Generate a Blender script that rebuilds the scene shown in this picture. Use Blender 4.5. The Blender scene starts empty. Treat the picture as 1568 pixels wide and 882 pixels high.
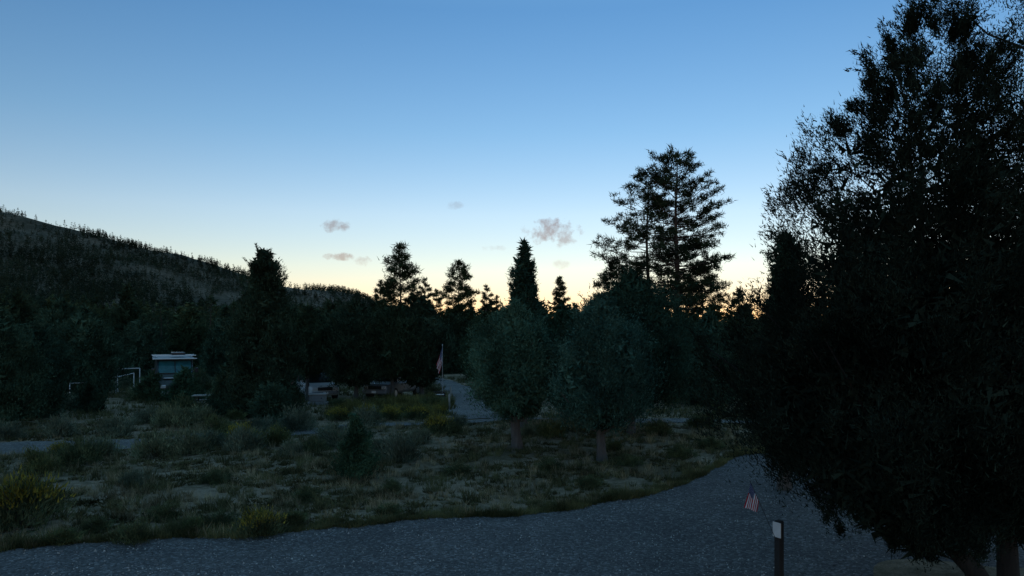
import bpy, math, numpy as np
from mathutils import Vector
R=math.radians
F=1132.; CX=784.; HY=510.; CAMH=4.0     # image pixels (focal length, centre column, horizon row) and camera height -> metres
def bx(p,d): return (p-CX)/F*d
def gd(y): return CAMH*F/(y-HY)
def zz(y,d): return CAMH-(y-HY)/F*d
scene=bpy.context.scene
scene.view_settings.view_transform='Standard'
try: scene.view_settings.look='None'
except Exception: pass
scene.view_settings.exposure=0

# ------------------------------------------------------------------ materials
def newmat(name):
    m=bpy.data.materials.new(name); m.use_nodes=True
    nt=m.node_tree; nt.nodes.clear()
    out=nt.nodes.new('ShaderNodeOutputMaterial')
    return m,nt,out
def N(nt,t,**k):
    n=nt.nodes.new(t)
    for a,b in k.items(): setattr(n,a,b)
    return n
def ramp(nt,fac,stops):
    r=N(nt,'ShaderNodeValToRGB'); e=r.color_ramp.elements
    e[0].position=stops[0][0]; e[0].color=(*stops[0][1],1)
    e[1].position=stops[-1][0]; e[1].color=(*stops[-1][1],1)
    for p,c in stops[1:-1]:
        q=e.new(p); q.color=(*c,1)
    nt.links.new(fac,r.inputs[0]); return r.outputs[0]
def noise(nt,scale,detail=4,rough=.6,vec=None):
    n=N(nt,'ShaderNodeTexNoise'); n.inputs['Scale'].default_value=scale
    n.inputs['Detail'].default_value=detail; n.inputs['Roughness'].default_value=rough
    if vec is not None: nt.links.new(vec,n.inputs['Vector'])
    return n.outputs['Fac']
def mixc(nt,fac,a,b,mode='MIX'):
    m=N(nt,'ShaderNodeMix',data_type='RGBA',blend_type=mode)
    for s,v in ((m.inputs[0],fac),(m.inputs[6],a),(m.inputs[7],b)):
        if isinstance(v,(int,float)): s.default_value=v
        elif isinstance(v,tuple): s.default_value=(*v,1)
        else: nt.links.new(v,s)
    return m.outputs[2]
def math_(nt,op,a,b=None,c=None,clamp=False):
    m=N(nt,'ShaderNodeMath',operation=op); m.use_clamp=clamp
    for i,v in enumerate((a,b,c)):
        if v is None: continue
        if isinstance(v,(int,float)): m.inputs[i].default_value=v
        else: nt.links.new(v,m.inputs[i])
    return m.outputs[0]
def bump(nt,h,strength,dist=.02):
    b=N(nt,'ShaderNodeBump'); b.inputs['Strength'].default_value=strength
    b.inputs['Distance'].default_value=dist; nt.links.new(h,b.inputs['Height']); return b.outputs[0]
def leafmat(name,dark,light,trans=0,nscale=1.2):
    m,nt,out=newmat(name)
    g=N(nt,'ShaderNodeNewGeometry'); tc=N(nt,'ShaderNodeTexCoord'); oi=N(nt,'ShaderNodeObjectInfo')
    c=ramp(nt,g.outputs['Random Per Island'],[(0,dark),(1,light)])
    n=noise(nt,nscale,1,.5,tc.outputs['Object'])
    k=ramp(nt,n,[(.32,(.45,.45,.45)),(.68,(1.4,1.4,1.4))])
    c=mixc(nt,1.0,c,k,'MULTIPLY')
    c=mixc(nt,1.0,c,ramp(nt,oi.outputs['Random'],[(0,(.82,.84,.88)),(.5,(1,1,1)),(1,(1.2,1.14,.96))]),'MULTIPLY')
    d=N(nt,'ShaderNodeBsdfDiffuse'); nt.links.new(c,d.inputs[0])
    if trans==0: nt.links.new(d.outputs[0],out.inputs[0]); return m
    t=N(nt,'ShaderNodeBsdfTranslucent'); nt.links.new(c,t.inputs[0])
    x=N(nt,'ShaderNodeMixShader'); x.inputs[0].default_value=trans
    nt.links.new(d.outputs[0],x.inputs[1]); nt.links.new(t.outputs[0],x.inputs[2])
    nt.links.new(x.outputs[0],out.inputs[0]); return m
def pmat(name,col,rough=.6,metal=0,var=.25,scale=8,bmp=.0):
    m,nt,out=newmat(name); tc=N(nt,'ShaderNodeTexCoord')
    n=noise(nt,scale,5,.65,tc.outputs['Object'])
    a=tuple(c*(1-var) for c in col); b=tuple(min(1,c*(1+var)) for c in col)
    c=ramp(nt,n,[(.3,a),(.7,b)])
    p=N(nt,'ShaderNodeBsdfPrincipled'); nt.links.new(c,p.inputs['Base Color'])
    p.inputs['Roughness'].default_value=rough; p.inputs['Metallic'].default_value=metal
    if bmp: nt.links.new(bump(nt,n,bmp,.03),p.inputs['Normal'])
    nt.links.new(p.outputs[0],out.inputs[0]); return m
def barkmat(name,a,b):
    m,nt,out=newmat(name); tc=N(nt,'ShaderNodeTexCoord'); mp=N(nt,'ShaderNodeMapping')
    mp.inputs['Scale'].default_value=(14,14,2.2); nt.links.new(tc.outputs['Object'],mp.inputs[0])
    n=noise(nt,1,6,.7,mp.outputs[0]); c=ramp(nt,n,[(.3,a),(.7,b)])
    p=N(nt,'ShaderNodeBsdfPrincipled'); nt.links.new(c,p.inputs['Base Color']); p.inputs['Roughness'].default_value=.9
    nt.links.new(bump(nt,n,.8,.04),p.inputs['Normal']); nt.links.new(p.outputs[0],out.inputs[0]); return m

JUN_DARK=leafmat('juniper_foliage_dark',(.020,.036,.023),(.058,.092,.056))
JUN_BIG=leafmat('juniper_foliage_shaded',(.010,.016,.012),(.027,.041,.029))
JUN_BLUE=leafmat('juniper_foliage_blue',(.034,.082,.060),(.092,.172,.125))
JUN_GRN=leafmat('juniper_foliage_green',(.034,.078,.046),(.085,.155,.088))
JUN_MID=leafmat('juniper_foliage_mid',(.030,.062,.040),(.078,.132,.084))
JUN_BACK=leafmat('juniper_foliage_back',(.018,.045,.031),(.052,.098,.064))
PINE_L=leafmat('pine_needles',(.016,.026,.014),(.046,.065,.034))
FAR_L=leafmat('far_conifer_foliage',(.023,.045,.029),(.072,.105,.060),0,.05)
HILL_L=leafmat('hill_conifer_foliage',(.014,.026,.017),(.046,.062,.038),0,.01)
SAGE=leafmat('sagebrush_leaves',(.085,.115,.075),(.215,.24,.16))
SAGE2=leafmat('shrub_leaves',(.058,.082,.042),(.14,.165,.082))
YEL=leafmat('rabbitbrush_flowers',(.20,.175,.035),(.38,.32,.06))
GRASS_D=leafmat('dry_grass_blades',(.21,.165,.095),(.46,.37,.22),.3)
GRASS_G=leafmat('green_grass_blades',(.075,.082,.040),(.18,.17,.082),.3)
COVER=leafmat('low_forb_leaves',(.055,.054,.030),(.15,.135,.072))
BARK_J=barkmat('juniper_bark',(.045,.04,.037),(.13,.118,.108))
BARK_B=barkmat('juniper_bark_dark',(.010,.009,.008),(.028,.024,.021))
BARK_P=barkmat('pine_bark',(.03,.022,.018),(.09,.06,.045))
TWIG=pmat('twig_bark',(.05,.042,.034),.9)

# ------------------------------------------------------------------ mesh tools
rng=np.random.default_rng(5)
def unit(v): return v/np.maximum(np.linalg.norm(v,axis=-1,keepdims=True),1e-9)
class MB:
    def __init__(s): s.v=[];s.t=[];s.m=[];s.s=[];s.n=0
    def add(s,v,t,mat=0,smooth=False):
        v=np.asarray(v,float); t=np.asarray(t,int)
        s.v.append(v); s.t.append(t+s.n); s.n+=len(v)
        s.m.append(np.full(len(t),mat)); s.s.append(np.full(len(t),smooth))
    def leaves(s,P,D,L,W,mat=0,r=rng):
        n=len(P); side=unit(np.cross(D,r.normal(size=(n,3))))
        L=np.broadcast_to(L,(n,))[:,None]; W=np.broadcast_to(W,(n,))[:,None]
        V=np.stack([P-side*W/2,P+side*W/2,P+D*L],1).reshape(-1,3)
        s.add(V,np.arange(3*n).reshape(-1,3),mat)
    def tube(s,pts,rad,k=7,mat=0):
        pts=np.asarray(pts,float); m=len(pts); rad=np.asarray(rad,float)
        T=unit(np.gradient(pts,axis=0)); ref=np.array([0.31,.95,.05]) 
        A=unit(np.cross(T,ref)); B=np.cross(T,A)
        a=np.linspace(0,2*np.pi,k,endpoint=False)
        V=(pts[:,None]+rad[:,None,None]*(np.cos(a)[None,:,None]*A[:,None]+np.sin(a)[None,:,None]*B[:,None])).reshape(-1,3)
        i=np.arange(m-1)[:,None]*k; j=np.arange(k)[None]; j2=(j+1)%k
        a0=(i+j).ravel(); b0=(i+j2).ravel(); c0=(i+k+j2).ravel(); d0=(i+k+j).ravel()
        s.add(V,np.concatenate([np.stack([a0,b0,c0],1),np.stack([a0,c0,d0],1)]),mat,True)
    def mesh(s,name,mats):
        V=np.concatenate(s.v); T=np.concatenate(s.t)
        me=bpy.data.meshes.new(name); me.vertices.add(len(V)); me.vertices.foreach_set('co',V.astype(np.float32).ravel())
        me.loops.add(T.size); me.loops.foreach_set('vertex_index',T.astype(np.int32).ravel())
        me.polygons.add(len(T)); me.polygons.foreach_set('loop_start',np.arange(0,T.size,3,dtype=np.int32))
        me.polygons.foreach_set('loop_total',np.full(len(T),3,dtype=np.int32))
        for m in mats: me.materials.append(m)
        me.polygons.foreach_set('material_index',np.concatenate(s.m).astype(np.int32))
        me.polygons.foreach_set('use_smooth',np.concatenate(s.s))
        me.update(calc_edges=True); return me
def place(name,me,loc=(0,0,0),rz=0,sc=1):
    o=bpy.data.objects.new(name,me); scene.collection.objects.link(o)
    o.location=loc; o.rotation_euler=(0,0,rz)
    o.scale=(sc,sc,sc) if np.isscalar(sc) else sc
    return o

_g=np.random.default_rng(11).random((256,256))
def vn(x,y):
    xi=np.floor(x).astype(int); yi=np.floor(y).astype(int); fx=x-xi; fy=y-yi
    fx=fx*fx*(3-2*fx); fy=fy*fy*(3-2*fy)
    g=lambda a,b:_g[a%256,b%256]
    return (g(xi,yi)*(1-fx)+g(xi+1,yi)*fx)*(1-fy)+(g(xi,yi+1)*(1-fx)+g(xi+1,yi+1)*fx)*fy
# ------------------------------------------------------------------ terrain
HX=[-2600,-1500,-900,-485,-423,-361,-312,-275,-237,-206,-176,-139,-50,60,3000]
HH=[330,270,190,119,104,86,78,64.6,53,43,34,24,8,0,0]
def T(x,y):
    x=np.asarray(x,float); y=np.asarray(y,float)
    n=.09*np.sin(x*.31+1)*np.sin(y*.27)+.05*np.sin(x*.8+y*.6)
    n=n*np.clip((y-8)/8,0,1)
    s=np.clip((y-170)/530,0,1)
    prof=s**1.55*np.where(y>700,1-.5*np.clip((y-700)/900,0,1),1)
    H=np.interp(x,HX,HH)
    g=1+ .22*(1-s)*(vn(x/60+3,y/150)-.5)*4*np.clip(s*3,0,1) + .05*(vn(x/16,y/40)-.5)
    h2=26*np.exp(-((x+285)/60)**2-((y-1300)/200)**2)+12*np.exp(-((x+150)/160)**2-((y-1500)/200)**2)
    return n+H*prof*g+h2
def axis_(near0,near1,step,far0,far1,gr):
    a=list(np.arange(near0,near1+1e-6,step)); st=step
    while a[-1]<far1: st*=gr; a.append(a[-1]+st)
    b=[];c=near0;st=step
    while c>far0: st*=gr; c-=st; b.append(c)
    return np.array(b[::-1]+a)
xs=axis_(-34,34,.5,-2600,2600,1.03); ys=axis_(2,66,.5,-60,5000,1.03)
X,Y=np.meshgrid(xs,ys); Z=T(X,Y)
mb=MB(); nx=len(xs); ny=len(ys)
I=(np.arange(ny-1)[:,None]*nx+np.arange(nx-1)[None]).ravel()
mb.add(np.stack([X,Y,Z],-1).reshape(-1,3),np.concatenate([np.stack([I,I+1,I+nx+1],1),np.stack([I,I+nx+1,I+nx],1)]),0,True)
gm,nt,out=newmat('ground_dirt_and_scrub'); tc=N(nt,'ShaderNodeTexCoord'); O=tc.outputs['Object']
n1=noise(nt,.35,4,.6,O); n2=noise(nt,3.2,5,.7,O); n3=noise(nt,30,3,.7,O)
dirt=ramp(nt,n3,[(.3,(.25,.185,.125)),(.7,(.44,.345,.235))])
scr=ramp(nt,n3,[(.3,(.088,.075,.045)),(.7,(.21,.172,.105))])
f=math_(nt,'ADD',math_(nt,'MULTIPLY',n1,.6),math_(nt,'MULTIPLY',n2,.5))
f=ramp(nt,f,[(.49,(1,1,1)),(.63,(0,0,0))])
near=mixc(nt,f,dirt,scr)
h1=noise(nt,.02,5,.65,O); h2=noise(nt,.25,4,.7,O)
hillc=ramp(nt,math_(nt,'ADD',math_(nt,'MULTIPLY',h1,.5),math_(nt,'MULTIPLY',h2,.5)),[(.38,(.038,.040,.025)),(.5,(.095,.080,.053)),(.62,(.19,.15,.105))])
sx=N(nt,'ShaderNodeSeparateXYZ'); nt.links.new(O,sx.inputs[0])
hf=math_(nt,'MULTIPLY',math_(nt,'SUBTRACT',sx.outputs[2],2.),.1,None,True)
col=mixc(nt,hf,near,hillc)
p=N(nt,'ShaderNodeBsdfPrincipled'); nt.links.new(col,p.inputs['Base Color']); p.inputs['Roughness'].default_value=.95
p.inputs['Specular IOR Level'].default_value=.1
nt.links.new(bump(nt,math_(nt,'ADD',n2,n3),.9,.06),p.inputs['Normal']); nt.links.new(p.outputs[0],out.inputs[0])
place('ground',mb.mesh('ground',[gm]))

# ------------------------------------------------------------------ roads
def gravel(name,a,b,st):
    m,nt,out=newmat(name); tc=N(nt,'ShaderNodeTexCoord'); O=tc.outputs['Object']
    v=N(nt,'ShaderNodeTexVoronoi'); v.inputs['Scale'].default_value=22; nt.links.new(O,v.inputs['Vector'])
    n=noise(nt,.5,5,.65,O); n2=noise(nt,40,3,.7,O)
    c=ramp(nt,n2,[(.3,a),(.7,b)])
    sp=N(nt,'ShaderNodeSeparateColor'); nt.links.new(v.outputs['Color'],sp.inputs[0])
    k=ramp(nt,sp.outputs[0],[(0,(.55,.55,.55)),(.8,(1.1,1.1,1.1)),(1,(st,st,st))])
    c=mixc(nt,1.,c,k,'MULTIPLY'); c=mixc(nt,1.,c,ramp(nt,n,[(.3,(.72,.72,.72)),(.7,(1.2,1.18,1.15))]),'MULTIPLY')
    p=N(nt,'ShaderNodeBsdfPrincipled'); nt.links.new(c,p.inputs['Base Color']); p.inputs['Roughness'].default_value=.85
    p.inputs['Specular IOR Level'].default_value=.2
    nt.links.new(bump(nt,math_(nt,'SUBTRACT',n2,v.outputs['Distance']),.9,.03),p.inputs['Normal'])
    nt.links.new(p.outputs[0],out.inputs[0]); return m
GR=gravel('grey_gravel',(.080,.078,.080),(.180,.174,.172),2.0)
GR2=gravel('pale_gravel',(.13,.126,.12),(.25,.243,.232),1.6)
EX=np.array([-60,-30,-16,-9.2,-7.25,-4.9,-4.0,-2.0,-.06,1.78,3.5,4.6,6.0,7.5,10.8,16,30,60])
EY=np.array([9,11,12.7,13.3,14.06,14.5,15,15.7,16.5,17.4,18.5,19.7,22.1,23.8,26,27,28,30])
def edge(x): return np.interp(x,EX,EY)+.25*(vn(np.asarray(x)*1.3,np.asarray(x)*0+3.)-.5)+.12*(vn(np.asarray(x)*5.,np.asarray(x)*0+9.)-.5)
def sheet(name,A,B,mat,k,lift):
    t=np.linspace(0,1,k)[:,None,None]; P=A[None]*(1-t)+B[None]*t
    m=A.shape[0]; z=T(P[...,0],P[...,1])+lift
    mb=MB(); I=(np.arange(k-1)[:,None]*m+np.arange(m-1)[None]).ravel()
    mb.add(np.concatenate([P,z[...,None]],-1).reshape(-1,3),np.concatenate([np.stack([I,I+1,I+m+1],1),np.stack([I,I+m+1,I+m],1)]),0,True)
    place(name,mb.mesh(name,[mat]))
x=np.arange(-60,60,.15)
sheet('gravel_road',np.stack([x,np.full_like(x,3.)],1),np.stack([x,edge(x)],1),GR,60,.022)
def strip(name,pts,w,mat,lift,k=9):
    pts=np.array(pts,float); s=np.r_[0,np.cumsum(np.linalg.norm(np.diff(pts,axis=0),axis=1))]
    q=np.arange(0,s[-1],.3)
    xx=np.interp(q,s,pts[:,0]); yy=np.interp(q,s,pts[:,1])
    ker=np.ones(15)/15; pad=lambda a:np.convolve(np.pad(a,7,mode='edge'),ker,'valid')
    C=np.stack([pad(xx),pad(yy)],1); D=unit(np.gradient(C,axis=0)); Nn=np.stack([-D[:,1],D[:,0]],1)
    ww=np.interp(q,s,w)
    j=.5*(vn(q*.6,q*0+1)-.5); j2=.5*(vn(q*.6,q*0+7)-.5)
    sheet(name,C-Nn*(ww/2+j)[:,None],C+Nn*(ww/2+j2)[:,None],mat,k,lift); return C,ww
RC,RW=strip('campground_road',[(-60,17),(-30,22),(-18,24.6),(-13.5,26.8),(-9,30.5),(-4,33),(1,34),(6,33.6),(10,33.4),(18,32),(30,30)],[3]*3+[2.4,1.6,.8,1.2,1.4,1.6,2.4,3],GR2,.024)
PC,PW=strip('gravel_path',[(-1.4,33.6),(-1.7,36),(-2.2,41),(-3.4,50),(-4.5,57),(-7,63),(-13,67),(-26,70)],[3,2.4,2,1.8,1.8,2,2.4,3],GR2,.030)
def offroad(x,y,m=0.):
    ok=y>edge(x)+m
    for C,W in ((RC,RW),(PC,PW)):
        c=C[::3]; w=W[::3]
        d=np.sqrt((x[:,None]-c[None,:,0])**2+(y[:,None]-c[None,:,1])**2)-w[None]/2
        ok&=d.min(1)>m
    return ok
a=np.linspace(0,2*np.pi,80); rr=2.6+.4*np.sin(3*a+1)+.25*np.sin(7*a)
ctr=np.array([8.2,10.8])
A=np.tile(ctr,(80,1)); B=ctr+np.stack([rr*1.1*np.cos(a),rr*np.sin(a)*.75],1)
sheet('earth_bed',A,B,gm,14,.034)
def pebbles(name,n,mat):
    x=rng.uniform(-10,12,n); d=rng.uniform(11,24,n); x=x*d/15; ok=(d<edge(x)+.3); x=x[ok];d=d[ok]; m=len(x)
    r=rng.uniform(.006,.020,m)*rng.uniform(.7,1.3,m)
    base=np.array([[1,0,0],[-.6,.8,0],[-.5,-.9,0],[0,0,1.]])
    V=base[None]*r[:,None,None]*rng.uniform(.6,1.4,(m,4,1)); an=rng.uniform(0,6.28,m)
    c,s_=np.cos(an)[:,None],np.sin(an)[:,None]
    VX=V[...,0]*c-V[...,1]*s_+x[:,None]; VY=V[...,0]*s_+V[...,1]*c+d[:,None]; VZ=V[...,2]+T(x,d)[:,None]+.024
    Tt=(np.array([[0,1,3],[1,2,3],[2,0,3]])[None]+4*np.arange(m)[:,None,None]).reshape(-1,3)
    mb=MB(); mb.add(np.stack([VX,VY,VZ],-1).reshape(-1,3),Tt); place(name,mb.mesh(name,[mat]))
pebbles('gravel_stones',18000,leafmat('loose_stone',(.08,.08,.09),(.42,.42,.42),0))

# ------------------------------------------------------------------ low vegetation
def tufts(name,x,y,h,nb,spread,mat,lean=.5,w=.012,jit=.5):
    n=len(x); P=np.repeat(np.stack([x,y,T(x,y)+.0],1),nb,0); hh=np.repeat(h,nb)*rng.uniform(.5,1.1,n*nb)
    an=rng.uniform(0,6.28,n*nb); rr=np.sqrt(rng.random(n*nb))*np.repeat(h,nb)*spread
    off=np.stack([np.cos(an)*rr,np.sin(an)*rr,0*an],1); P=P+off
    D=unit(np.stack([np.cos(an)*lean*rng.random(n*nb),np.sin(an)*lean*rng.random(n*nb),np.ones(n*nb)],1)+rng.normal(size=(n*nb,3))*.15*jit)
    mb=MB(); mb.leaves(P,D,hh,w*rng.uniform(.6,1.4,n*nb)*(1+0*hh)); place(name,mb.mesh(name,[mat]))
def scat(n,d0,d1,m=0.,thr=0,sc=.5,seed=0,pw=1.):
    d=d0+(d1-d0)*rng.random(n)**pw; x=(rng.random(n)*2-1)*(.78*d+1)
    ok=offroad(x,d,m)&(vn(x*sc+seed,d*sc+seed*2)+.3*rng.random(n)>thr); return x[ok],d[ok]
x,d=scat(12500,12.5,34,.02,.60,1.3,3); tufts('low_ground_cover',x,d,rng.uniform(.05,.17,len(x)),24,1.2,COVER,2.0,.036,3)
x,d=scat(7000,12.5,34,.0,.62,1.5,8); tufts('green_grass',x,d,rng.uniform(.12,.36,len(x)),22,.35,GRASS_G,.8,.016)
x,d=scat(6500,12.5,34,.05,.60,.9,14); tufts('dry_grass',x,d,rng.uniform(.12,.34,len(x)),20,.3,GRASS_D,.8,.013)
x,d=scat(6000,34,64,.0,.40,.4,4); tufts('meadow_grass',x,d,rng.uniform(.15,.42,len(x)),14,.6,GRASS_G,.8,.04)
x=rng.uniform(-11,9,2400); d=edge(x)+np.abs(rng.normal(size=2400))*.32-.05
tufts('verge_grass',x,d,rng.uniform(.08,.26,2400)*(.3+1.0*vn(x*1.5,d)),22,.4,GRASS_G,.9,.015)
x=bx(rng.uniform(535,692,800),40); d=rng.uniform(35,43,800); ok=offroad(x,d,.2)&(vn(x*.9,d*.7)+.3*rng.random(800)>.55)
tufts('flowering_meadow',x[ok],d[ok],rng.uniform(.3,.7,ok.sum()),20,.4,leafmat('yellow_green_stems',(.075,.082,.034),(.19,.175,.065)),.5,.035)

def bush(name,r,h,n,L,W,mats,tip=.0,seed=1,stems=14,loose=.3):
    q=np.random.default_rng(seed); mb=MB()
    for i in range(stems):
        a=q.uniform(0,6.28); e=q.uniform(.3,.9)*r; z=q.uniform(.5,.9)*h
        mb.tube([(0,0,0),(np.cos(a)*e*.4,np.sin(a)*e*.4,z*.5),(np.cos(a)*e,np.sin(a)*e,z)],[.02,.012,.004],4,1)
    nc=max(20,n//28)
    a=q.uniform(0,6.28,nc); ph=np.arcsin(q.random(nc)**.8); rr=q.uniform(.45,1.,nc)*(1+loose*q.normal(size=nc)*.5)
    C=np.stack([np.cos(a)*np.cos(ph)*r*rr,np.sin(a)*np.cos(ph)*r*rr,np.sin(ph)*h*rr*.85+.06*h],1)
    k=q.integers(0,nc,n); P=C[k]+q.normal(size=(n,3))*r*.13; P[:,2]=np.abs(P[:,2])
    D=unit(unit(P*[1,1,.6])*.6+np.array([0,0,.8])+q.normal(size=(n,3))*.35)
    mt=np.zeros(n,bool)
    if tip: mt=(P[:,2]+np.linalg.norm(P[:,:2],axis=1)*.25>h*(1-tip))&(q.random(n)<.65)
    Lr=L*q.uniform(.6,1.3,n)
    mb.leaves(P[~mt],D[~mt],Lr[~mt],W,0,q)
    if mt.any(): mb.leaves(P[mt],D[mt],Lr[mt]*.7,W*1.6,2,q)
    return mb.mesh(name,mats)
SG=[bush('sagebrush',.6,.62,3200,.11,.022,[SAGE,TWIG],0,s) for s in (1,2,3)]
SH=[bush('shrub',.55,.7,3000,.12,.022,[SAGE2,TWIG],0,s) for s in (4,5)]
RB=[bush('rabbitbrush',.6,.7,4200,.12,.018,[SAGE2,TWIG,YEL],.34,s) for s in (6,7)]
def put(kind,name,p,yb,wpx,hs=1.):
    d=gd(yb); x=bx(p,d); r=wpx/F*d/2/.62
    ms=kind; me=ms[int(rng.integers(len(ms)))]
    place(name,me,(x,d,float(T(x,d))-.02),rng.uniform(0,6.28),(r,r,r*hs))
for p,yb,w in [(120,712,70),(150,700,60),(238,697,70),(290,693,60),(318,683,50),(375,690,60),(422,680,50),(445,700,40),(520,680,60),(505,668,50),
               (612,704,74),(590,690,50),(640,680,50),(690,665,45),(845,672,45),(810,668,35),(60,728,60),(205,745,40),(180,668,50),(90,672,50),(10,678,50),
               (350,665,50),(400,660,50),(455,655,50),(700,652,34),(870,664,40),(560,652,50),(265,655,55),(225,650,50),(310,650,50),(335,672,44),(480,690,40),(545,668,44)]:
    put(SG if rng.random()<.72 else SH,'sagebrush',p,yb,w*rng.uniform(.9,1.15),rng.uniform(.85,1.2))
for p,yb,w,h in [(30,810,130,1.05),(398,818,78,.95),(668,664,50,1),(370,676,50,1),(640,640,40,1.),(600,642,40,1.),(560,642,40,1.),(520,644,40,.9),(672,636,30,1.),(95,700,40,1),(420,674,40,1)]:
    put(RB,'rabbitbrush',p,yb,w,h)
for p,yb,w,h in [(205,836,60,1.),(150,820,50,.8),(470,770,46,.9),(600,752,40,.7),(330,742,50,.7),(700,722,50,.6),(840,720,50,.6),(960,710,46,.7),(1040,700,50,.7),(1090,690,50,.7),
                 (250,800,56,.8),(100,838,60,.7),(595,790,50,.6),(450,800,50,.6),(905,742,44,.7),(1010,668,50,.8),(940,690,40,.7),(1075,655,50,.9),(300,812,50,.7),(340,808,60,.8),(60,780,60,.8),
                 (520,622,36,.5),(580,622,36,.4),(425,628,44,1.2)]:
    put(SH,'shrub',p,yb,w,h)
x,d=scat(520,34,62,.5,.45,.3,9); pb=x/d*F+CX; ok=~((pb>448)&(pb<640)&(d<52)); x=x[ok]; d=d[ok]
for xx,dd in zip(x[:140],d[:140]):
    r=rng.uniform(.8,1.7); place('shrub' if rng.random()<.6 else 'sagebrush',(SH if rng.random()<.6 else SG)[int(rng.integers(2))],(xx,dd,float(T(xx,dd))-.02),rng.uniform(0,6.28),(r,r,r*rng.uniform(.7,1.1)))

# ------------------------------------------------------------------ trees
def juniper(H,prof,ncl,nleaf,L,W,mat,seed,trunk=.16,sig=.16,core=.25,gap=0.,sprig=60,lean=(0,0),bark=None,limbs=26,shell=.45,trunkpts=None,gf=1.,dz=None,corez=None,limbz=0,corefade=.6):
    q=np.random.default_rng(seed); mb=MB(); bark=bark or BARK_J
    pz=np.array([a for a,_ in prof]); pr=np.array([b for _,b in prof])
    rad=lambda z:np.interp(z,pz,pr)
    z=np.linspace(pz[0],pz[-1],300); w=rad(z)**1.3+.03
    if dz: w=w*np.interp(z,[a for a,_ in dz],[b for _,b in dz])
    w/=w.sum()
    def pick(n,lo,hi):
        zc=q.choice(z,n,p=w)+q.normal(size=n)*.03; a=q.uniform(0,2*np.pi,n)
        lump=1+.13*np.sin(a*3+zc*2.2+seed)+.10*np.sin(a*5-zc*3.7+seed*2)+.07*np.sin(a*9+zc*7)
        r=rad(zc)*(lo+(hi-lo)*q.random(n)**.6)*lump
        return np.stack([np.cos(a)*r+lean[0]*zc/H,np.sin(a)*r+lean[1]*zc/H,zc],1)
    C=pick(ncl,shell,1.0)
    if gap:
        g=np.sin(C[:,0]*2.6*gf+seed)*np.sin(C[:,1]*2.3*gf+1)+np.sin(C[:,2]*2.9*gf+C[:,0]*gf)*.8
        hz=(C[:,2]-pz[0])/(pz[-1]-pz[0]); C=C[~((g>1.0-gap)&(q.random(len(C))<.4+hz))]
    ax=lambda P:np.stack([lean[0]*P[:,2]/H,lean[1]*P[:,2]/H,P[:,2]],1)
    k=q.integers(0,len(C),nleaf); s=sig*(.55+.9*q.random(len(C)))*np.clip(rad(C[:,2])/pr.max()*1.2,.35,1)
    P=C[k]+q.normal(size=(nleaf,3))*s[k][:,None]*[.9,.9,1.35]
    o=unit((P-ax(P))*[1,1,.3]+1e-6)
    D=unit(o*.55+np.array([0,0,.75])+q.normal(size=(nleaf,3))*.45)
    mb.leaves(P,D,L*q.uniform(.5,1.4,nleaf),W*q.uniform(.6,1.3,nleaf),0,q)
    if core:
        n=int(nleaf*core); P=pick(n,.0,.72)
        if corez: P=P[P[:,2]<corez+q.normal(size=n)*corefade]
        n=len(P); D=unit(q.normal(size=(n,3)))
        mb.leaves(P,D,L*3.0*q.uniform(.6,1.2,n),W*4,0,q)
    rel=np.linalg.norm((C-ax(C))[:,:2],axis=1)/np.maximum(rad(C[:,2]),.05)
    oc=C[(rel>.75)|(C[:,2]>pz[-1]-.15*(pz[-1]-pz[0]))]
    S=oc[q.integers(0,len(oc),sprig)]; o=unit((S-ax(S))*[1,1,0]+1e-6); Ds=unit(o*.6+np.array([0,0,.8])+q.normal(size=(sprig,3))*.3)
    ln=sig*q.uniform(1.6,2.9,sprig); m=46
    t=q.random((sprig,m)); P=(S[:,None]+Ds[:,None]*(ln[:,None]*t)[...,None]).reshape(-1,3)+q.normal(size=(sprig*m,3))*.02
    D=unit(np.repeat(Ds,m,0)+q.normal(size=(sprig*m,3))*.5); mb.leaves(P,D,L*.9,W,0,q)
    tz=np.linspace(-.1,pz[-1]*.86,12); tp=np.stack([lean[0]*tz/H+.05*np.sin(tz*2+seed),lean[1]*tz/H+.05*np.cos(tz*1.7+seed),tz],1)
    rr=trunk*(1-.88*np.linspace(0,1,12)); rr[0]*=1.35
    if trunkpts is None: mb.tube(tp,rr,9,1)
    else:
        for pts,r0 in trunkpts: mb.tube(pts,np.linspace(r0,r0*.2,len(pts)),9,1)
    for i in q.choice(len(C),min(limbs,len(C)),replace=False):
        c=C[i]; zb=max(pz[0]*.8,c[2]-np.linalg.norm(c[:2])*q.uniform(.5,1.1)); b=np.array([lean[0]*zb/H,lean[1]*zb/H,zb])
        if zb>tz[-1] or c[2]<limbz: continue
        md=(b+c)/2+[0,0,-.08*H*.3]+q.normal(size=3)*.05
        r0=trunk*.32*(1-.7*zb/H); mb.tube([b,md,c],[r0,r0*.6,r0*.2],5,1)
    return mb.mesh('juniper_tree',[mat,bark])
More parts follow.
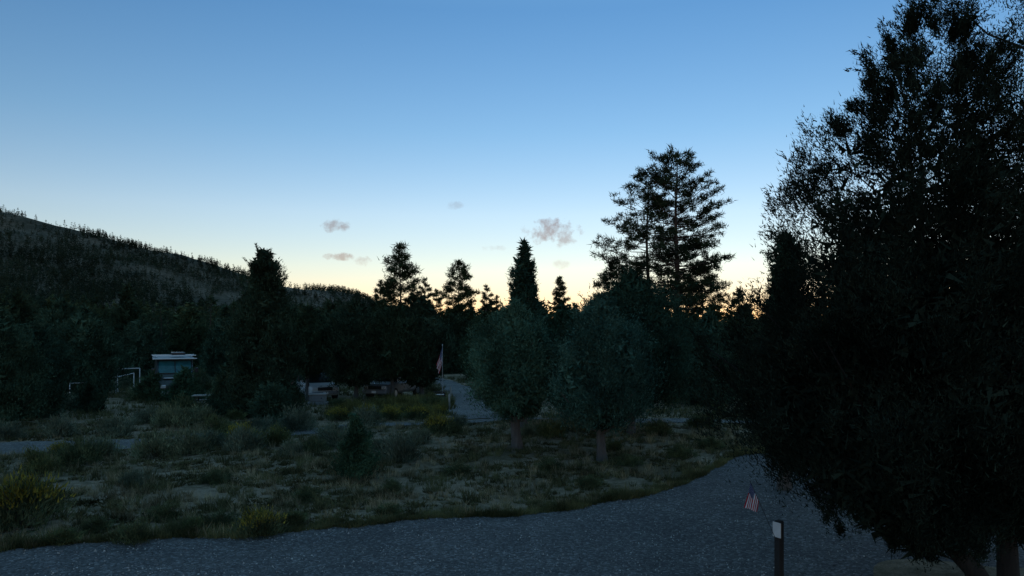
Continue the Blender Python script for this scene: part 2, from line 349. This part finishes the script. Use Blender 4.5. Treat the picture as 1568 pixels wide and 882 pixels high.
def J(p,d,top,bot,hw,mat,seed,shape='round',dens=1.,name='juniper_tree',**k):
    H=zz(top,d); zb=zz(bot,d); r=hw/F*d; h=H-zb
    S={'round':[(0,.35),(.1,.8),(.3,1),(.5,.95),(.7,.75),(.87,.42),(1,.05)],
       'cone':[(0,.6),(.12,.95),(.25,1),(.5,.75),(.75,.42),(.9,.2),(1,.03)],
       'tier':[(0,.7),(.12,.95),(.3,1),(.5,.92),(.66,.78),(.75,.55),(.82,.50),(.92,.42),(.97,.28),(1,.08)],
       'spire':[(0,.9),(.3,1),(.55,.75),(.75,.5),(.9,.22),(1,.03)]}[shape]
    prof=[(zb+a*h,b*r) for a,b in S]; px=d/739.
    L=max(.07,2.6*px); W=max(.020,.85*px)
    area=h*r*2*.75; n=int(dens*area*4.0/(L*W*.5*.5)); n=min(n,52000)
    me=juniper(H,prof,int(60+area*14),n,L,W,mat,seed,sig=k.pop('sig',max(.13,r*.12)),trunk=k.pop('trunk',.045+.018*H),**k)
    xx=bx(p,d); return place(name,me,(xx,d,float(T(xx,d))))
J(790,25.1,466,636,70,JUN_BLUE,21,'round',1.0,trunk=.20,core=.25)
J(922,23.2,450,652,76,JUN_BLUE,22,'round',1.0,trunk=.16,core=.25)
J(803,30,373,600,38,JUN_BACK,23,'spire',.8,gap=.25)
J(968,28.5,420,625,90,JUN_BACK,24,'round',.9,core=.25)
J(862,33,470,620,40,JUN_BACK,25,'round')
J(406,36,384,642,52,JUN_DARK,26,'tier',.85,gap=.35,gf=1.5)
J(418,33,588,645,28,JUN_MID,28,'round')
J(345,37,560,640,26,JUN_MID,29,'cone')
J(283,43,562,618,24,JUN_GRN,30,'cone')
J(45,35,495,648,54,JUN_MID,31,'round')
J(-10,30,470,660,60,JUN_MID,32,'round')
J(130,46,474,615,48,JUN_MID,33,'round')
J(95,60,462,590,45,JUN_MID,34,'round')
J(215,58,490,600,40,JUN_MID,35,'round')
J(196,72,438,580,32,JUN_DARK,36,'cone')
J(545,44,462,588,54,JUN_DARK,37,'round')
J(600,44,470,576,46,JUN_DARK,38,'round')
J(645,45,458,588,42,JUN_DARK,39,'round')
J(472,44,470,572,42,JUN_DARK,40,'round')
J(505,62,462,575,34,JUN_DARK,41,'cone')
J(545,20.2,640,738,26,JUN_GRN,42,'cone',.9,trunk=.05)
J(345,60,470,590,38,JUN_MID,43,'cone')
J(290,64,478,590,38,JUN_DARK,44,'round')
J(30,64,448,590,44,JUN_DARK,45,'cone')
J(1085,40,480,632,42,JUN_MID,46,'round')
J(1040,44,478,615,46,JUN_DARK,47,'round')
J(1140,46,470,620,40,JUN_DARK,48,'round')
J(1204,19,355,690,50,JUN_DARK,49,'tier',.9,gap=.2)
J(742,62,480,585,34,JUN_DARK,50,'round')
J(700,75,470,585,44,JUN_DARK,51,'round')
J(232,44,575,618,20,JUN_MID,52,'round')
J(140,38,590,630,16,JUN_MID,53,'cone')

def bigj(name,x0,d0,prof,seed,tp,n,dz,ncl=1300,cz=6.,gap=.45):
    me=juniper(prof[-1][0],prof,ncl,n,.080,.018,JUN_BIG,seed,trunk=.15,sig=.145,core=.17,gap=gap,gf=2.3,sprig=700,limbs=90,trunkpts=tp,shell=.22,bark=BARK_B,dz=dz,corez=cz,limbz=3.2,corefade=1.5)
    return place(name,me,(x0,d0,0))
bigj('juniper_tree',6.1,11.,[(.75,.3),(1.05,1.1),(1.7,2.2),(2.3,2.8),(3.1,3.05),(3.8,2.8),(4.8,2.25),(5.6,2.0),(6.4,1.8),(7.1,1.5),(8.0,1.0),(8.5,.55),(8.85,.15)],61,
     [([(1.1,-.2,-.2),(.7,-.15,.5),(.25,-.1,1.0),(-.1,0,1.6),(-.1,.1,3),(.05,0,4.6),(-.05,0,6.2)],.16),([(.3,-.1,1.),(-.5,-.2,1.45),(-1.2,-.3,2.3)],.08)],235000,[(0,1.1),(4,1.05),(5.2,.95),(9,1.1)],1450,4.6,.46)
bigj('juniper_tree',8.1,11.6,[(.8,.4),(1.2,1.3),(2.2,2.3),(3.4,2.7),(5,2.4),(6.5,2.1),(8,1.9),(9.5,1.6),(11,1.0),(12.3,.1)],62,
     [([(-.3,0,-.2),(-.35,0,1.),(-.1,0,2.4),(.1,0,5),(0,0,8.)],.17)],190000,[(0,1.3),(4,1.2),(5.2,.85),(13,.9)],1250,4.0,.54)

def pine(H,zb,rmax,nb,seed,lean=0.,prof=None,trunk=.2,tuft=.30,nl=26,mat=PINE_L,tw=.045,per=7,cl=.22):
    q=np.random.default_rng(seed); mb=MB()
    tz=np.linspace(-.2,H*.98,14); tp=np.stack([lean*tz/H+.06*np.sin(tz*.8+seed),.06*np.cos(tz*.7),tz],1)
    mb.tube(tp,trunk*(1-.92*np.linspace(0,1,14)),8,1)
    prof=prof or [(0,.55),(.15,.9),(.35,1),(.6,.85),(.8,.55),(.93,.28),(1,.06)]
    pa=[a for a,_ in prof]; pb=[b for _,b in prof]
    P=[];D=[]
    for i in range(nb):
        t=(i+q.random())/nb; z=zb+t*(H-zb); r=rmax*np.interp(t,pa,pb)*(q.uniform(.5,1.15)); a=i*2.4+q.normal()*.4
        b=np.array([lean*z/H,0,z]); o=np.array([np.cos(a),np.sin(a),0]); rise=(-.10+.45*t)*r+q.normal()*.10*r
        e=b+o*r+[0,0,rise+.12*r]; m=b+o*r*.5+[0,0,rise*.4]
        r0=max(.012,trunk*.22*(1-.6*t)); mb.tube([b,m,e],[r0,r0*.6,r0*.25],4,1)
        k=max(2,int(per*r/rmax)+1)
        for j in range(k):
            s=1-.66*(j*q.uniform(.7,1.2))/k; c=(b*(1-s)**2+2*m*s*(1-s)+e*s*s)
            lat=np.cross(o,[0,0,1])*q.normal()*.20*r*(1.15-abs(s-.6)); c2=c+lat+[0,0,abs(q.normal())*.10]
            if np.linalg.norm(lat)>.15: mb.tube([c-o*.1,c2],[r0*.35,r0*.2],3,1)
            P.append(np.repeat(c2[None],nl,0)+q.normal(size=(nl,3))*tuft*cl*[1.2,1.2,.7])
            D.append(unit(q.normal(size=(nl,3))+o*.5+[0,0,.55]))
    P.append(np.repeat(np.array([[lean,0,H]]),nl,0)); D.append(unit(q.normal(size=(nl,3))*.5+[0,0,1]))
    P=np.concatenate(P); D=np.concatenate(D); mb.leaves(P,D,tuft*q.uniform(.6,1.15,len(P)),tw,0,q)
    return mb.mesh('pine_tree',[mat,BARK_P])
def PN(p,d,top,bot,hw,nb,seed,**k):
    xx=bx(p,d); z0=float(T(xx,d)); H=zz(top,d)-z0
    return place('pine_tree',pine(H,max(.8,zz(bot,d)-z0),hw/F*d,nb,seed,**k),(xx,d,z0))
BIG=[(0,.85),(.15,1),(.35,1.),(.55,.90),(.75,.74),(.9,.5),(1,.15)]
PN(1036,45,240,472,80,94,71,prof=BIG,trunk=.28,per=8,nl=44,tuft=.32,tw=.050,cl=.33)
PN(992,46.5,262,478,74,66,72,prof=BIG,trunk=.2,per=7,nl=38,tuft=.32,tw=.050,cl=.33)
PN(1075,47,405,500,40,34,80,trunk=.15,nl=36,tuft=.32,tw=.055,cl=.35)
PN(945,48,400,500,34,34,81,trunk=.15,nl=36,tuft=.32,tw=.055,cl=.35)
PN(613,48,378,500,32,46,73,trunk=.15,tuft=.33,tw=.05,cl=.35,nl=36)
PN(703,75,403,500,30,42,74,tuft=.42,tw=.08,trunk=.17,cl=.35,nl=34)
PN(745,90,440,520,15,26,75,tuft=.4,tw=.08); PN(650,85,430,520,17,30,76,tuft=.4,tw=.08)
PN(582,80,434,520,16,30,77,tuft=.4,tw=.08); PN(857,80,427,500,14,40,78,tuft=.35,tw=.07)
PN(1131,70,446,520,20,34,79,tuft=.35,tw=.07); PN(668,95,446,520,14,26,82,tuft=.4,tw=.08)
PN(633,78,440,520,14,26,83,tuft=.4,tw=.08); PN(760,100,455,520,12,22,84,tuft=.4,tw=.08)

ST=[pine(9,1.2,1.9,46,90+i,tuft=.42,tw=.085,nl=16,per=5,trunk=.14,prof=[(0,.8),(.2,1),(.5,.75),(.8,.4),(1,.05)],mat=FAR_L) for i in range(4)]
q=np.random.default_rng(7)
for i in range(210):
    d=q.uniform(72,150); x=(q.random()*2-1)*.8*d; 
    if abs(x+ .09*d)<3 and d<80: continue
    hgt=q.uniform(4.5,7.6)+ (d-72)*.022 - (1.0 if x>5 else 0)
    s=hgt/9; place('pine_tree',ST[int(q.integers(4))],(x,d,float(T(x,d))),q.uniform(0,6.28),(s*q.uniform(1.1,1.6),s*1.3,s))
def conifers(name,x,y,h,wr,k,mat,seed):
    q=np.random.default_rng(seed); n=len(x); z=T(x,y)
    t=q.random((n,k))**.8; a=q.uniform(0,6.28,(n,k)); r=(1-t)*wr*h[:,None]*q.uniform(.2,.8,(n,k))
    P=np.stack([x[:,None]+np.cos(a)*r,y[:,None]+np.sin(a)*r,z[:,None]+(.06+.92*t)*h[:,None]],-1).reshape(-1,3)
    D=unit(np.stack([np.cos(a),np.sin(a),q.uniform(-.3,.9,(n,k))],-1).reshape(-1,3)+q.normal(size=(n*k,3))*.25)
    L=np.repeat(h,k)*(.10+.16*(1-t.ravel()))
    mb=MB(); mb.leaves(P,D,L,L*.55,0,q)
    top=np.stack([x,y,z+h],1); w=(h*.02)[:,None]; e=np.array([[1.,0,0]])
    V=np.stack([np.stack([x,y,z],1)-e*w,np.stack([x,y,z],1)+e*w,top],1).reshape(-1,3); mb.add(V,np.arange(3*n).reshape(-1,3))
    place(name,mb.mesh(name,[mat]))
n=2200; d=rng.uniform(140,420,n); x=(rng.random(n)*2-1)*.85*d
conifers('distant_forest',x,d,rng.uniform(6,11,n),.22,80,FAR_L,3)
n=26000; y=rng.uniform(260,760,n); x=-rng.random(n)*1.0*y-20+rng.normal(size=n)*20
dn=vn(x/45+9,y/60)*.6+vn(x/14,y/18)*.4; s=(y-170)/530
keep=dn+.28*rng.random(n)>.49+.19*s; x=x[keep];y=y[keep]
conifers('hillside_trees',x,y,rng.uniform(3.0,8.0,len(x)),.24,26,HILL_L,4)
n=300; x=rng.uniform(-640,-120,n); y=690+rng.normal(size=n)*12
keep=vn(x/22,y*0+2)+.2*rng.random(n)>.5; conifers('ridge_trees',x[keep],y[keep],rng.uniform(3.5,8,keep.sum()),.2,40,HILL_L,5)
n=1500; x=rng.normal(size=n)*100-272; y=1280+rng.normal(size=n)*90; conifers('far_hill_trees',x,y,rng.uniform(7,12,n),.42,26,HILL_L,6)
n=1500; y=rng.uniform(450,900,n); x=rng.uniform(-.15,.9,n)*y; conifers('horizon_forest',x,y,rng.uniform(8,15,n),.25,30,HILL_L,8)

# ------------------------------------------------------------------ built objects
def part(name,verts,faces,mat,parent=None,bev=0,loc=(0,0,0),rot=(0,0,0),smooth=False):
    me=bpy.data.meshes.new(name); me.from_pydata([tuple(v) for v in verts],[],faces); me.materials.append(mat); me.update()
    o=bpy.data.objects.new(name,me); scene.collection.objects.link(o); o.location=loc; o.rotation_euler=rot
    if smooth: 
        for p_ in me.polygons: p_.use_smooth=True
    if bev:
        b=o.modifiers.new('bevel','BEVEL'); b.width=bev; b.segments=3; b.limit_method='ANGLE'
    if parent: o.parent=parent
    return o
def box(name,c,s,mat,parent=None,bev=.01,rot=(0,0,0)):
    x,y,z=[a/2 for a in s]
    v=[(-x,-y,-z),(x,-y,-z),(x,y,-z),(-x,y,-z),(-x,-y,z),(x,-y,z),(x,y,z),(-x,y,z)]
    f=[(0,3,2,1),(4,5,6,7),(0,1,5,4),(1,2,6,5),(2,3,7,6),(3,0,4,7)]
    return part(name,v,f,mat,parent,bev,c,rot)
def cyl(name,a,b,r,mat,parent=None,k=14,r2=None):
    mb=MB(); a=np.array(a,float); b=np.array(b,float); r2=r if r2 is None else r2
    mb.tube([a,(a+b)/2,b],[r,(r+r2)/2,r2],k)
    for e,ring in ((a,0),(b,2)):
        idx=[ring*k+i for i in range(k)]
        mb.v.append(np.array([e])); c=mb.n; mb.n+=1
        t=np.array([[c,idx[i],idx[(i+1)%k]] for i in range(k)]); mb.t.append(t); mb.m.append(np.zeros(k)); mb.s.append(np.zeros(k,bool))
    me=mb.mesh(name,[mat]); o=place(name,me)
    if parent: o.parent=parent
    return o
def empty(name,loc,rz=0):
    o=bpy.data.objects.new(name,None); scene.collection.objects.link(o); o.location=loc; o.rotation_euler=(0,0,rz); o.empty_display_size=.3; return o
WHITE=pmat('white_paint',(.75,.75,.74),.35,0,.06); BLACK=pmat('black_rubber',(.02,.02,.02),.8); GREYP=pmat('grey_paint',(.2,.21,.22),.35,.2,.06)
CARW=pmat('dusty_white_paint',(.55,.55,.54),.45,0,.1); ROOFP=pmat('weathered_roof_paint',(.22,.23,.23),.5,0,.3,2)
DARKP=pmat('dark_paint',(.03,.035,.04),.25,.3,.1); RED=pmat('red_paint',(.40,.02,.02),.3,0,.06); STEEL=pmat('galvanised_steel',(.45,.46,.47),.4,.7,.1)
VANP=pmat('dark_grey_green_paint',(.05,.062,.06),.35,.1,.15)
GLASS=pmat('window_glass',(.02,.035,.035),.05,.0,.1)
TEAL=pmat('windscreen_painted_sky',(.03,.12,.125),.08,.0,.3,3)  # teal in the base colour stands in for sky reflected on the glass
LAMP=pmat('headlamp_lens',(.7,.7,.68),.1,.2,.05); WOODD=pmat('dark_stained_wood',(.014,.012,.011),.8,0,.4,20,.4); CONC=pmat('concrete',(.22,.215,.205),.9,0,.25,10,.3)
WOODL=pmat('weathered_wood',(.25,.23,.20),.85,0,.25,12,.3); PIPE=pmat('white_pipe_paint',(.6,.6,.58),.5,0,.1)

def loft(name,secs,mat,parent,bev=.04):
    V=[];k=None
    for y,pr in secs:
        ring=[(-x,y,z) for x,z in pr]+[(x,y,z) for x,z in reversed(pr)]; k=len(ring); V+=ring
    Fc=[]
    for i in range(len(secs)-1):
        for j in range(k): Fc.append((i*k+j,i*k+(j+1)%k,(i+1)*k+(j+1)%k,(i+1)*k+j))
    Fc.append(tuple(range(k-1,-1,-1))); Fc.append(tuple((len(secs)-1)*k+j for j in range(k)))
    return part(name,V,Fc,mat,parent,bev)
def car(name,loc,rz,paint,L=4.6,Wd=1.85,H=1.7,pickup=False):
    e=empty(name,loc,rz); w=Wd/2; f=-L/2
    def pr(w,z1,z0=.32): return [(w*.9,z0),(w,z0+.12),(w,z1-.12),(w*.93,z1)]
    loft('body',[(f,pr(w*.86,.78)),(f+.25,pr(w*.97,.92)),(f+1.2,pr(w,1.02)),(L/2-.3,pr(w,1.05)),(L/2,pr(w*.92,.98))],paint,e,.04)
    c1=.3 if pickup else L/2-.1
    loft('cabin',[(f+1.15,[(w*.88,.98),(w*.86,1.0)]),(f+1.85,[(w*.90,1.0),(w*.74,H)]),(c1-.35,[(w*.90,1.0),(w*.74,H)]),(c1,[(w*.88,1.0),(w*.72,1.3)])],GLASS,e,.02)
    loft('roof',[(f+1.8,[(w*.73,H-.03),(w*.72,H+.03)]),(c1-.35,[(w*.73,H-.03),(w*.72,H+.03)])],paint,e,.02)
    for s in (-1,1):
        for y in (f+.85,L/2-.85):
            cyl('tyre',(s*(w-.2),y,.34),(s*(w+.01),y,.34),.34,BLACK,e,20); cyl('wheel_rim',(s*w,y,.34),(s*(w+.02),y,.34),.2,STEEL,e,14)
        box('headlamp',(s*w*.62,f+.03,.74),(.34,.1,.16),LAMP,e,.03); box('wing_mirror',(s*(w+.08),f+1.5,1.12),(.16,.1,.14),paint,e,.03)
        box('pillar',(s*w*.82,f+1.5,1.33),(.06,.08,.86),paint,e,.01,(R(-43),0,0))
        box('tail_lamp',(s*w*.78,L/2,.85),(.16,.06,.22),RED,e,.02)
    box('grille',(0,f-.01,.72),(.9,.06,.2),BLACK,e,.02); box('front_bumper',(0,f-.06,.47),(Wd*.86,.14,.2),GREYP,e,.04)
    box('number_plate',(0,f-.14,.47),(.3,.012,.14),WHITE,e,.004)
    return e
def G(x,y): return float(T(x,y))
d=46; x=bx(482,d); car('parked_car',(x,d,G(x,d)),R(30),CARW)
d=46.5; x=bx(603,d); car('parked_car',(x,d,G(x,d)),R(-20),GREYP)
d=49; x=bx(455,d); car('pickup_truck',(x,d,G(x,d)),R(20),RED,5.2,1.95,1.8,True)
d=47; x=bx(266,d); e=empty('camper_van',(x,d,G(x,d)),R(27))
def vp(w,z1,z0=.35): return [(w*.95,z0),(w,z0+.15),(w,z1*.6),(w*.93,z1)]
loft('body',[(-3.0,vp(.9,.95)),(-2.75,vp(1.02,1.2)),(-2.1,vp(1.05,1.35)),(-2.0,vp(1.08,1.55)),(2.9,vp(1.08,1.6)),(3.0,vp(1.04,1.55))],VANP,e,.05)
loft('upper_body',[(-1.95,[(1.04,1.55),(1.02,1.7)]),(-1.35,[(1.06,1.56),(1.0,2.4)]),(2.95,[(1.06,1.56),(1.0,2.4)])],VANP,e,.03)
part('windscreen',[(-.93,-2.02,1.62),(.93,-2.02,1.62),(.90,-1.46,2.32),(-.90,-1.46,2.32)],[(0,1,2,3)],TEAL,e)
loft('pop_top_roof',[(-1.75,[(.98,2.43),(.92,2.5)]),(-1.2,[(1.2,2.42),(1.1,2.51)]),(2.8,[(1.2,2.42),(1.1,2.51)]),(2.95,[(1.08,2.42),(1.0,2.46)])],ROOFP,e,.03)
for s in (-1,1):
    cyl('roof_rail',(s*1.0,-1.1,2.60),(s*1.0,2.6,2.60),.03,WHITE,e,8)
    for y in (-1.9,1.9): cyl('tyre',(s*.82,y,.37),(s*1.06,y,.37),.37,BLACK,e,20); cyl('wheel_rim',(s*1.06,y,.37),(s*1.085,y,.37),.2,STEEL,e,14)
    box('headlamp',(s*.7,-2.98,.85),(.3,.12,.2),LAMP,e,.03); box('wing_mirror',(s*1.2,-1.9,1.75),(.2,.12,.3),DARKP,e,.03)
    box('windscreen_pillar',(s*.96,-1.75,1.98),(.07,.06,.92),DARKP,e,.01,(R(-38),0,0))
box('grille',(0,-3.0,.8),(.9,.08,.22),BLACK,e,.02); box('front_bumper',(0,-3.05,.45),(1.95,.18,.24),CARW,e,.05)
box('bonnet_trim',(0,-2.45,1.33),(1.3,.5,.03),WHITE,e,.01); box('windscreen_divider',(0,-1.75,1.98),(.05,.04,.9),BLACK,e,.01,(R(-38),0,0))
box('front_awning_rail',(0,-1.78,2.47),(2.5,.06,.06),WHITE,e,.01)
for y in (-.9,.9): box('roof_bar',(0,y,2.64),(2.5,.06,.05),WHITE,e,.01)
box('roof_box',(.25,.3,2.74),(.8,1.5,.16),DARKP,e,.05)

def rail(pts,h):
    e=empty('pipe_fence',(pts[0][0],pts[0][1],G(*pts[0])))
    for i,(x,y) in enumerate(pts):
        lx,ly=x-pts[0][0],y-pts[0][1]; cyl('post',(lx,ly,-.1),(lx,ly,h),.03,PIPE,e,10)
        if i: cyl('rail',(px_,py_,h),(lx,ly,h),.03,PIPE,e,10)
        px_,py_=lx,ly
rail([(bx(107,44),44),(bx(139,45),45)],1.0); rail([(bx(150,46.5),46.5),(bx(177,47),47),(bx(205,52),52)],1.15); rail([(bx(180,50),50),(bx(214,51),51)],1.6)
d=40; x=bx(324,d); e=empty('picnic_table',(x,d,G(x,d)),R(12))
for i in range(5): box('top_plank',(0,(i-2)*.155,.76),(1.9,.145,.045),WOODL,e,.006)
for s in (-1,1):
    for i in (0,1): box('bench_plank',(0,s*(.68+i*.15),.45),(1.9,.14,.045),WOODL,e,.006)
    box('crossbeam',(s*.65,0,.40),(.08,1.6,.09),WOODD,e,.006); box('top_batten',(s*.65,0,.70),(.08,.74,.07),WOODD,e,.006)
    for t in (-1,1): box('leg',(s*.74,t*.42,.35),(.08,.09,.84),WOODD,e,.006,(R(t*25),0,0))
d=41; x=bx(487,d); e=empty('utility_box',(x,d,G(x,d)),R(10))
box('plinth',(0,0,.05),(1.1,.8,.16),CONC,e,.02); box('cabinet',(0,0,.34),(.9,.6,.42),CONC,e,.03); box('lid',(0,0,.58),(.98,.68,.06),STEEL,e,.02)
box('hatch',(0,-.305,.34),(.6,.02,.3),GREYP,e,.006); cyl('latch',(.2,-.33,.36),(.2,-.31,.36),.03,BLACK,e)
def flagmat():
    m,nt,out=newmat('flag_cloth'); uv=N(nt,'ShaderNodeUVMap'); s=N(nt,'ShaderNodeSeparateXYZ'); nt.links.new(uv.outputs[0],s.inputs[0])
    st=math_(nt,'MODULO',math_(nt,'FLOOR',math_(nt,'MULTIPLY',s.outputs[1],13)),2)
    c=mixc(nt,st,(.42,.02,.03),(.8,.8,.8))
    v=N(nt,'ShaderNodeTexVoronoi'); v.inputs['Scale'].default_value=15; v.inputs['Randomness'].default_value=0; nt.links.new(uv.outputs[0],v.inputs['Vector'])
    star=math_(nt,'LESS_THAN',v.outputs['Distance'],.22)
    cb=mixc(nt,star,(.015,.025,.12),(.75,.75,.75))
    k=math_(nt,'MULTIPLY',math_(nt,'LESS_THAN',s.outputs[0],.4),math_(nt,'GREATER_THAN',s.outputs[1],6/13))
    c=mixc(nt,k,c,cb); d=N(nt,'ShaderNodeBsdfDiffuse'); t=N(nt,'ShaderNodeBsdfTranslucent'); nt.links.new(c,d.inputs[0]); nt.links.new(c,t.inputs[0])
    x=N(nt,'ShaderNodeMixShader'); x.inputs[0].default_value=.4; nt.links.new(d.outputs[0],x.inputs[1]); nt.links.new(t.outputs[0],x.inputs[2]); nt.links.new(x.outputs[0],out.inputs[0]); return m
FL=flagmat()
def flag(par,ht,hb,ft,fb,amp,folds=2.5):
    ht,hb,ft,fb=[np.array(a,float) for a in (ht,hb,ft,fb)]
    nu,nv=36,26; V=[];Fc=[];UV=[]
    for j in range(nv+1):
        for i in range(nu+1):
            u=i/nu; v=j/nv
            P=(hb*(1-v)+ht*v)*(1-u)+(fb*(1-v)+ft*v)*u
            k=min(1,u*2.5); P=P+np.array([.35*amp*math.sin(folds*5*v+3*u)*k, amp*math.sin(folds*6.28*v+u*2)*k, -.25*amp*math.sin(3.14*v)*(1-u)*2])
            V.append(P); UV.append((u,v))
    for j in range(nv):
        for i in range(nu): a=j*(nu+1)+i; Fc.append((a,a+1,a+nu+2,a+nu+1))
    o=part('flag_cloth',V,Fc,FL,par,0,smooth=True); l=o.data.uv_layers.new(name='UVMap')
    for lp in o.data.loops: l.data[lp.index].uv=UV[lp.vertex_index]
d=42.5; x=bx(677.5,d); z0=G(x,d); e=empty('flagpole',(x,d,z0)); H=zz(529,d)-z0
cyl('pole',(0,0,-.1),(0,0,H),.018,GREYP,e,12,.014); cyl('finial',(0,0,H),(0,0,H+.07),.03,STEEL,e,10,.02)
flag(e,(-.02,0,H-.12),(-.02,0,H-.97),(-.36,0,H-1.10),(-.20,0,H-1.65),.05)
d=11.0; x=bx(1193,d); z0=G(x,d); e=empty('campsite_marker_post',(x,d,z0),R(28)); H=zz(798,d)-z0
box('post',(0,0,H/2-.1),(.10,.10,H+.2),WOODD,e,.008); box('cap',(0,0,H+.006),(.085,.085,.012),WOODD,e,.004)
box('number_plate',(-.058,-.01,H-.12),(.012,.15,.22),CARW,e,.003)
x2=bx(1146,d); e=empty('small_flag',(x,d-.07,z0),0); tx=x2-x; tzp=zz(735,d)-z0
cyl('stick',(-.06,0,H-.28),(tx,0,tzp),.004,WOODD,e,6)
sd=np.array([-.06-tx,0,H-.28-tzp]); sd/=np.linalg.norm(sd); ht=np.array([tx,0,tzp])+sd*.02; hb=ht+sd*.30
flag(e,ht,hb,ht+[-.095,0,-.37],hb+[-.02,0,-.17],.022,1.6)
d=41; x=bx(673,d); e=empty('campground_sign',(x,d,G(x,d)),R(5))
for s in (-1,1): box('post',(s*.22,0,.3),(.07,.07,.75),WOODD,e,.006)
box('board',(0,-.045,.5),(.62,.02,.30),WOODD,e,.004); box('lettering_strip',(0,-.058,.55),(.5,.004,.05),WHITE,e,.001); box('cap_rail',(0,0,.69),(.7,.12,.04),WOODD,e,.004)
for p,yy in ((688,628),(690,612)):
    d=gd(yy); x=bx(p,d); e=empty('wooden_bollard',(x,d,G(x,d))); cyl('post',(0,0,-.1),(0,0,.75),.06,WOODL,e,12,.05); cyl('chamfer',(0,0,.75),(0,0,.80),.05,WOODL,e,12,.03)

# ------------------------------------------------------------------ sky, sun
SE=R(3.0); SR=R(16)
w=bpy.data.worlds.new('World'); scene.world=w; w.use_nodes=True; nt=w.node_tree; nt.nodes.clear()
try: w.cycles.sampling_method='MANUAL'; w.cycles.sample_map_resolution=256
except Exception: pass
out=N(nt,'ShaderNodeOutputWorld'); bg=N(nt,'ShaderNodeBackground'); sky=N(nt,'ShaderNodeTexSky'); sky.sky_type='NISHITA'
sky.sun_disc=False; sky.sun_elevation=SE; sky.sun_rotation=SR; sky.altitude=1800; sky.air_density=1.; sky.dust_density=0; sky.ozone_density=3.
tc=N(nt,'ShaderNodeTexCoord'); sp=N(nt,'ShaderNodeSeparateXYZ'); nt.links.new(tc.outputs['Generated'],sp.inputs[0])
U=math_(nt,'DIVIDE',sp.outputs[0],math_(nt,'MAXIMUM',sp.outputs[1],.05)); Vv=math_(nt,'DIVIDE',sp.outputs[2],math_(nt,'MAXIMUM',sp.outputs[1],.05))
cn=noise(nt,70,4,.62,tc.outputs['Generated']); tot=None
for p,y,wx,wy,st in [(846,353,31,16,1.),(866,366,14,7,.8),(513,345,15,9,.85),(523,393,19,4.5,.85),(554,400,10,7,.55),(697,315,9,5,.35),(857,405,12,6,.35),(755,380,14,4,.3)]:
    a=math_(nt,'DIVIDE',math_(nt,'SUBTRACT',U,(p-CX)/F),wx/F); b=math_(nt,'DIVIDE',math_(nt,'SUBTRACT',Vv,(HY-y)/F),wy/F)
    r2=math_(nt,'ADD',math_(nt,'MULTIPLY',a,a),math_(nt,'MULTIPLY',b,b))
    e_=math_(nt,'SUBTRACT',1.15,math_(nt,'MULTIPLY',r2,.55)); e_=math_(nt,'ADD',e_,math_(nt,'MULTIPLY',math_(nt,'SUBTRACT',cn,.54),4.5))
    e_=math_(nt,'MULTIPLY',math_(nt,'MULTIPLY',e_,.9,None,True),st)
    e_=math_(nt,'MULTIPLY',e_,math_(nt,'SUBTRACT',2.2,math_(nt,'MULTIPLY',r2,.6),None,True))
    tot=e_ if tot is None else math_(nt,'MAXIMUM',tot,e_)
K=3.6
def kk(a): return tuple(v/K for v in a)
hz=ramp(nt,sp.outputs[2],[(0,kk((2.0,1.0,.74))),(.05,kk((2.2,1.16,.86))),(.088,kk((2.4,1.32,.95))),(.157,kk((2.45,1.42,1.08))),(.26,kk((1.8,1.34,1.12))),(.4,kk((1.3,1.22,1.15))),(.6,kk((2.7,2.2,1.6))),(1,kk((3.6,2.85,1.95)))])  # zenith stops above the view brightened beyond real sky, added fill for ground and trees
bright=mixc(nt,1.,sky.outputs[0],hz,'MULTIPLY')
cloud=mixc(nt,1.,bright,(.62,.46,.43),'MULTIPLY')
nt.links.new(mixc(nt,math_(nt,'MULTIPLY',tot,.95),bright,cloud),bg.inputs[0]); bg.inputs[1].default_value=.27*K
nt.links.new(bg.outputs[0],out.inputs[0])
sl=bpy.data.lights.new('sun','SUN'); sl.energy=.08; sl.angle=R(4); sl.color=(1,.8,.6); so=bpy.data.objects.new('sun',sl); scene.collection.objects.link(so)
dv=Vector((math.sin(SR)*math.cos(SE),math.cos(SR)*math.cos(SE),math.sin(SE))); so.rotation_euler=dv.to_track_quat('Z','Y').to_euler()

# ------------------------------------------------------------------ camera
c=bpy.data.cameras.new('camera'); c.sensor_width=36; c.lens=F/1568*36; c.clip_end=12000; c.clip_start=.1; c.shift_y=(HY-441)/1568
co=bpy.data.objects.new('camera',c); scene.collection.objects.link(co); co.location=(0,0,CAMH); co.rotation_euler=(R(90),0,0); scene.camera=co
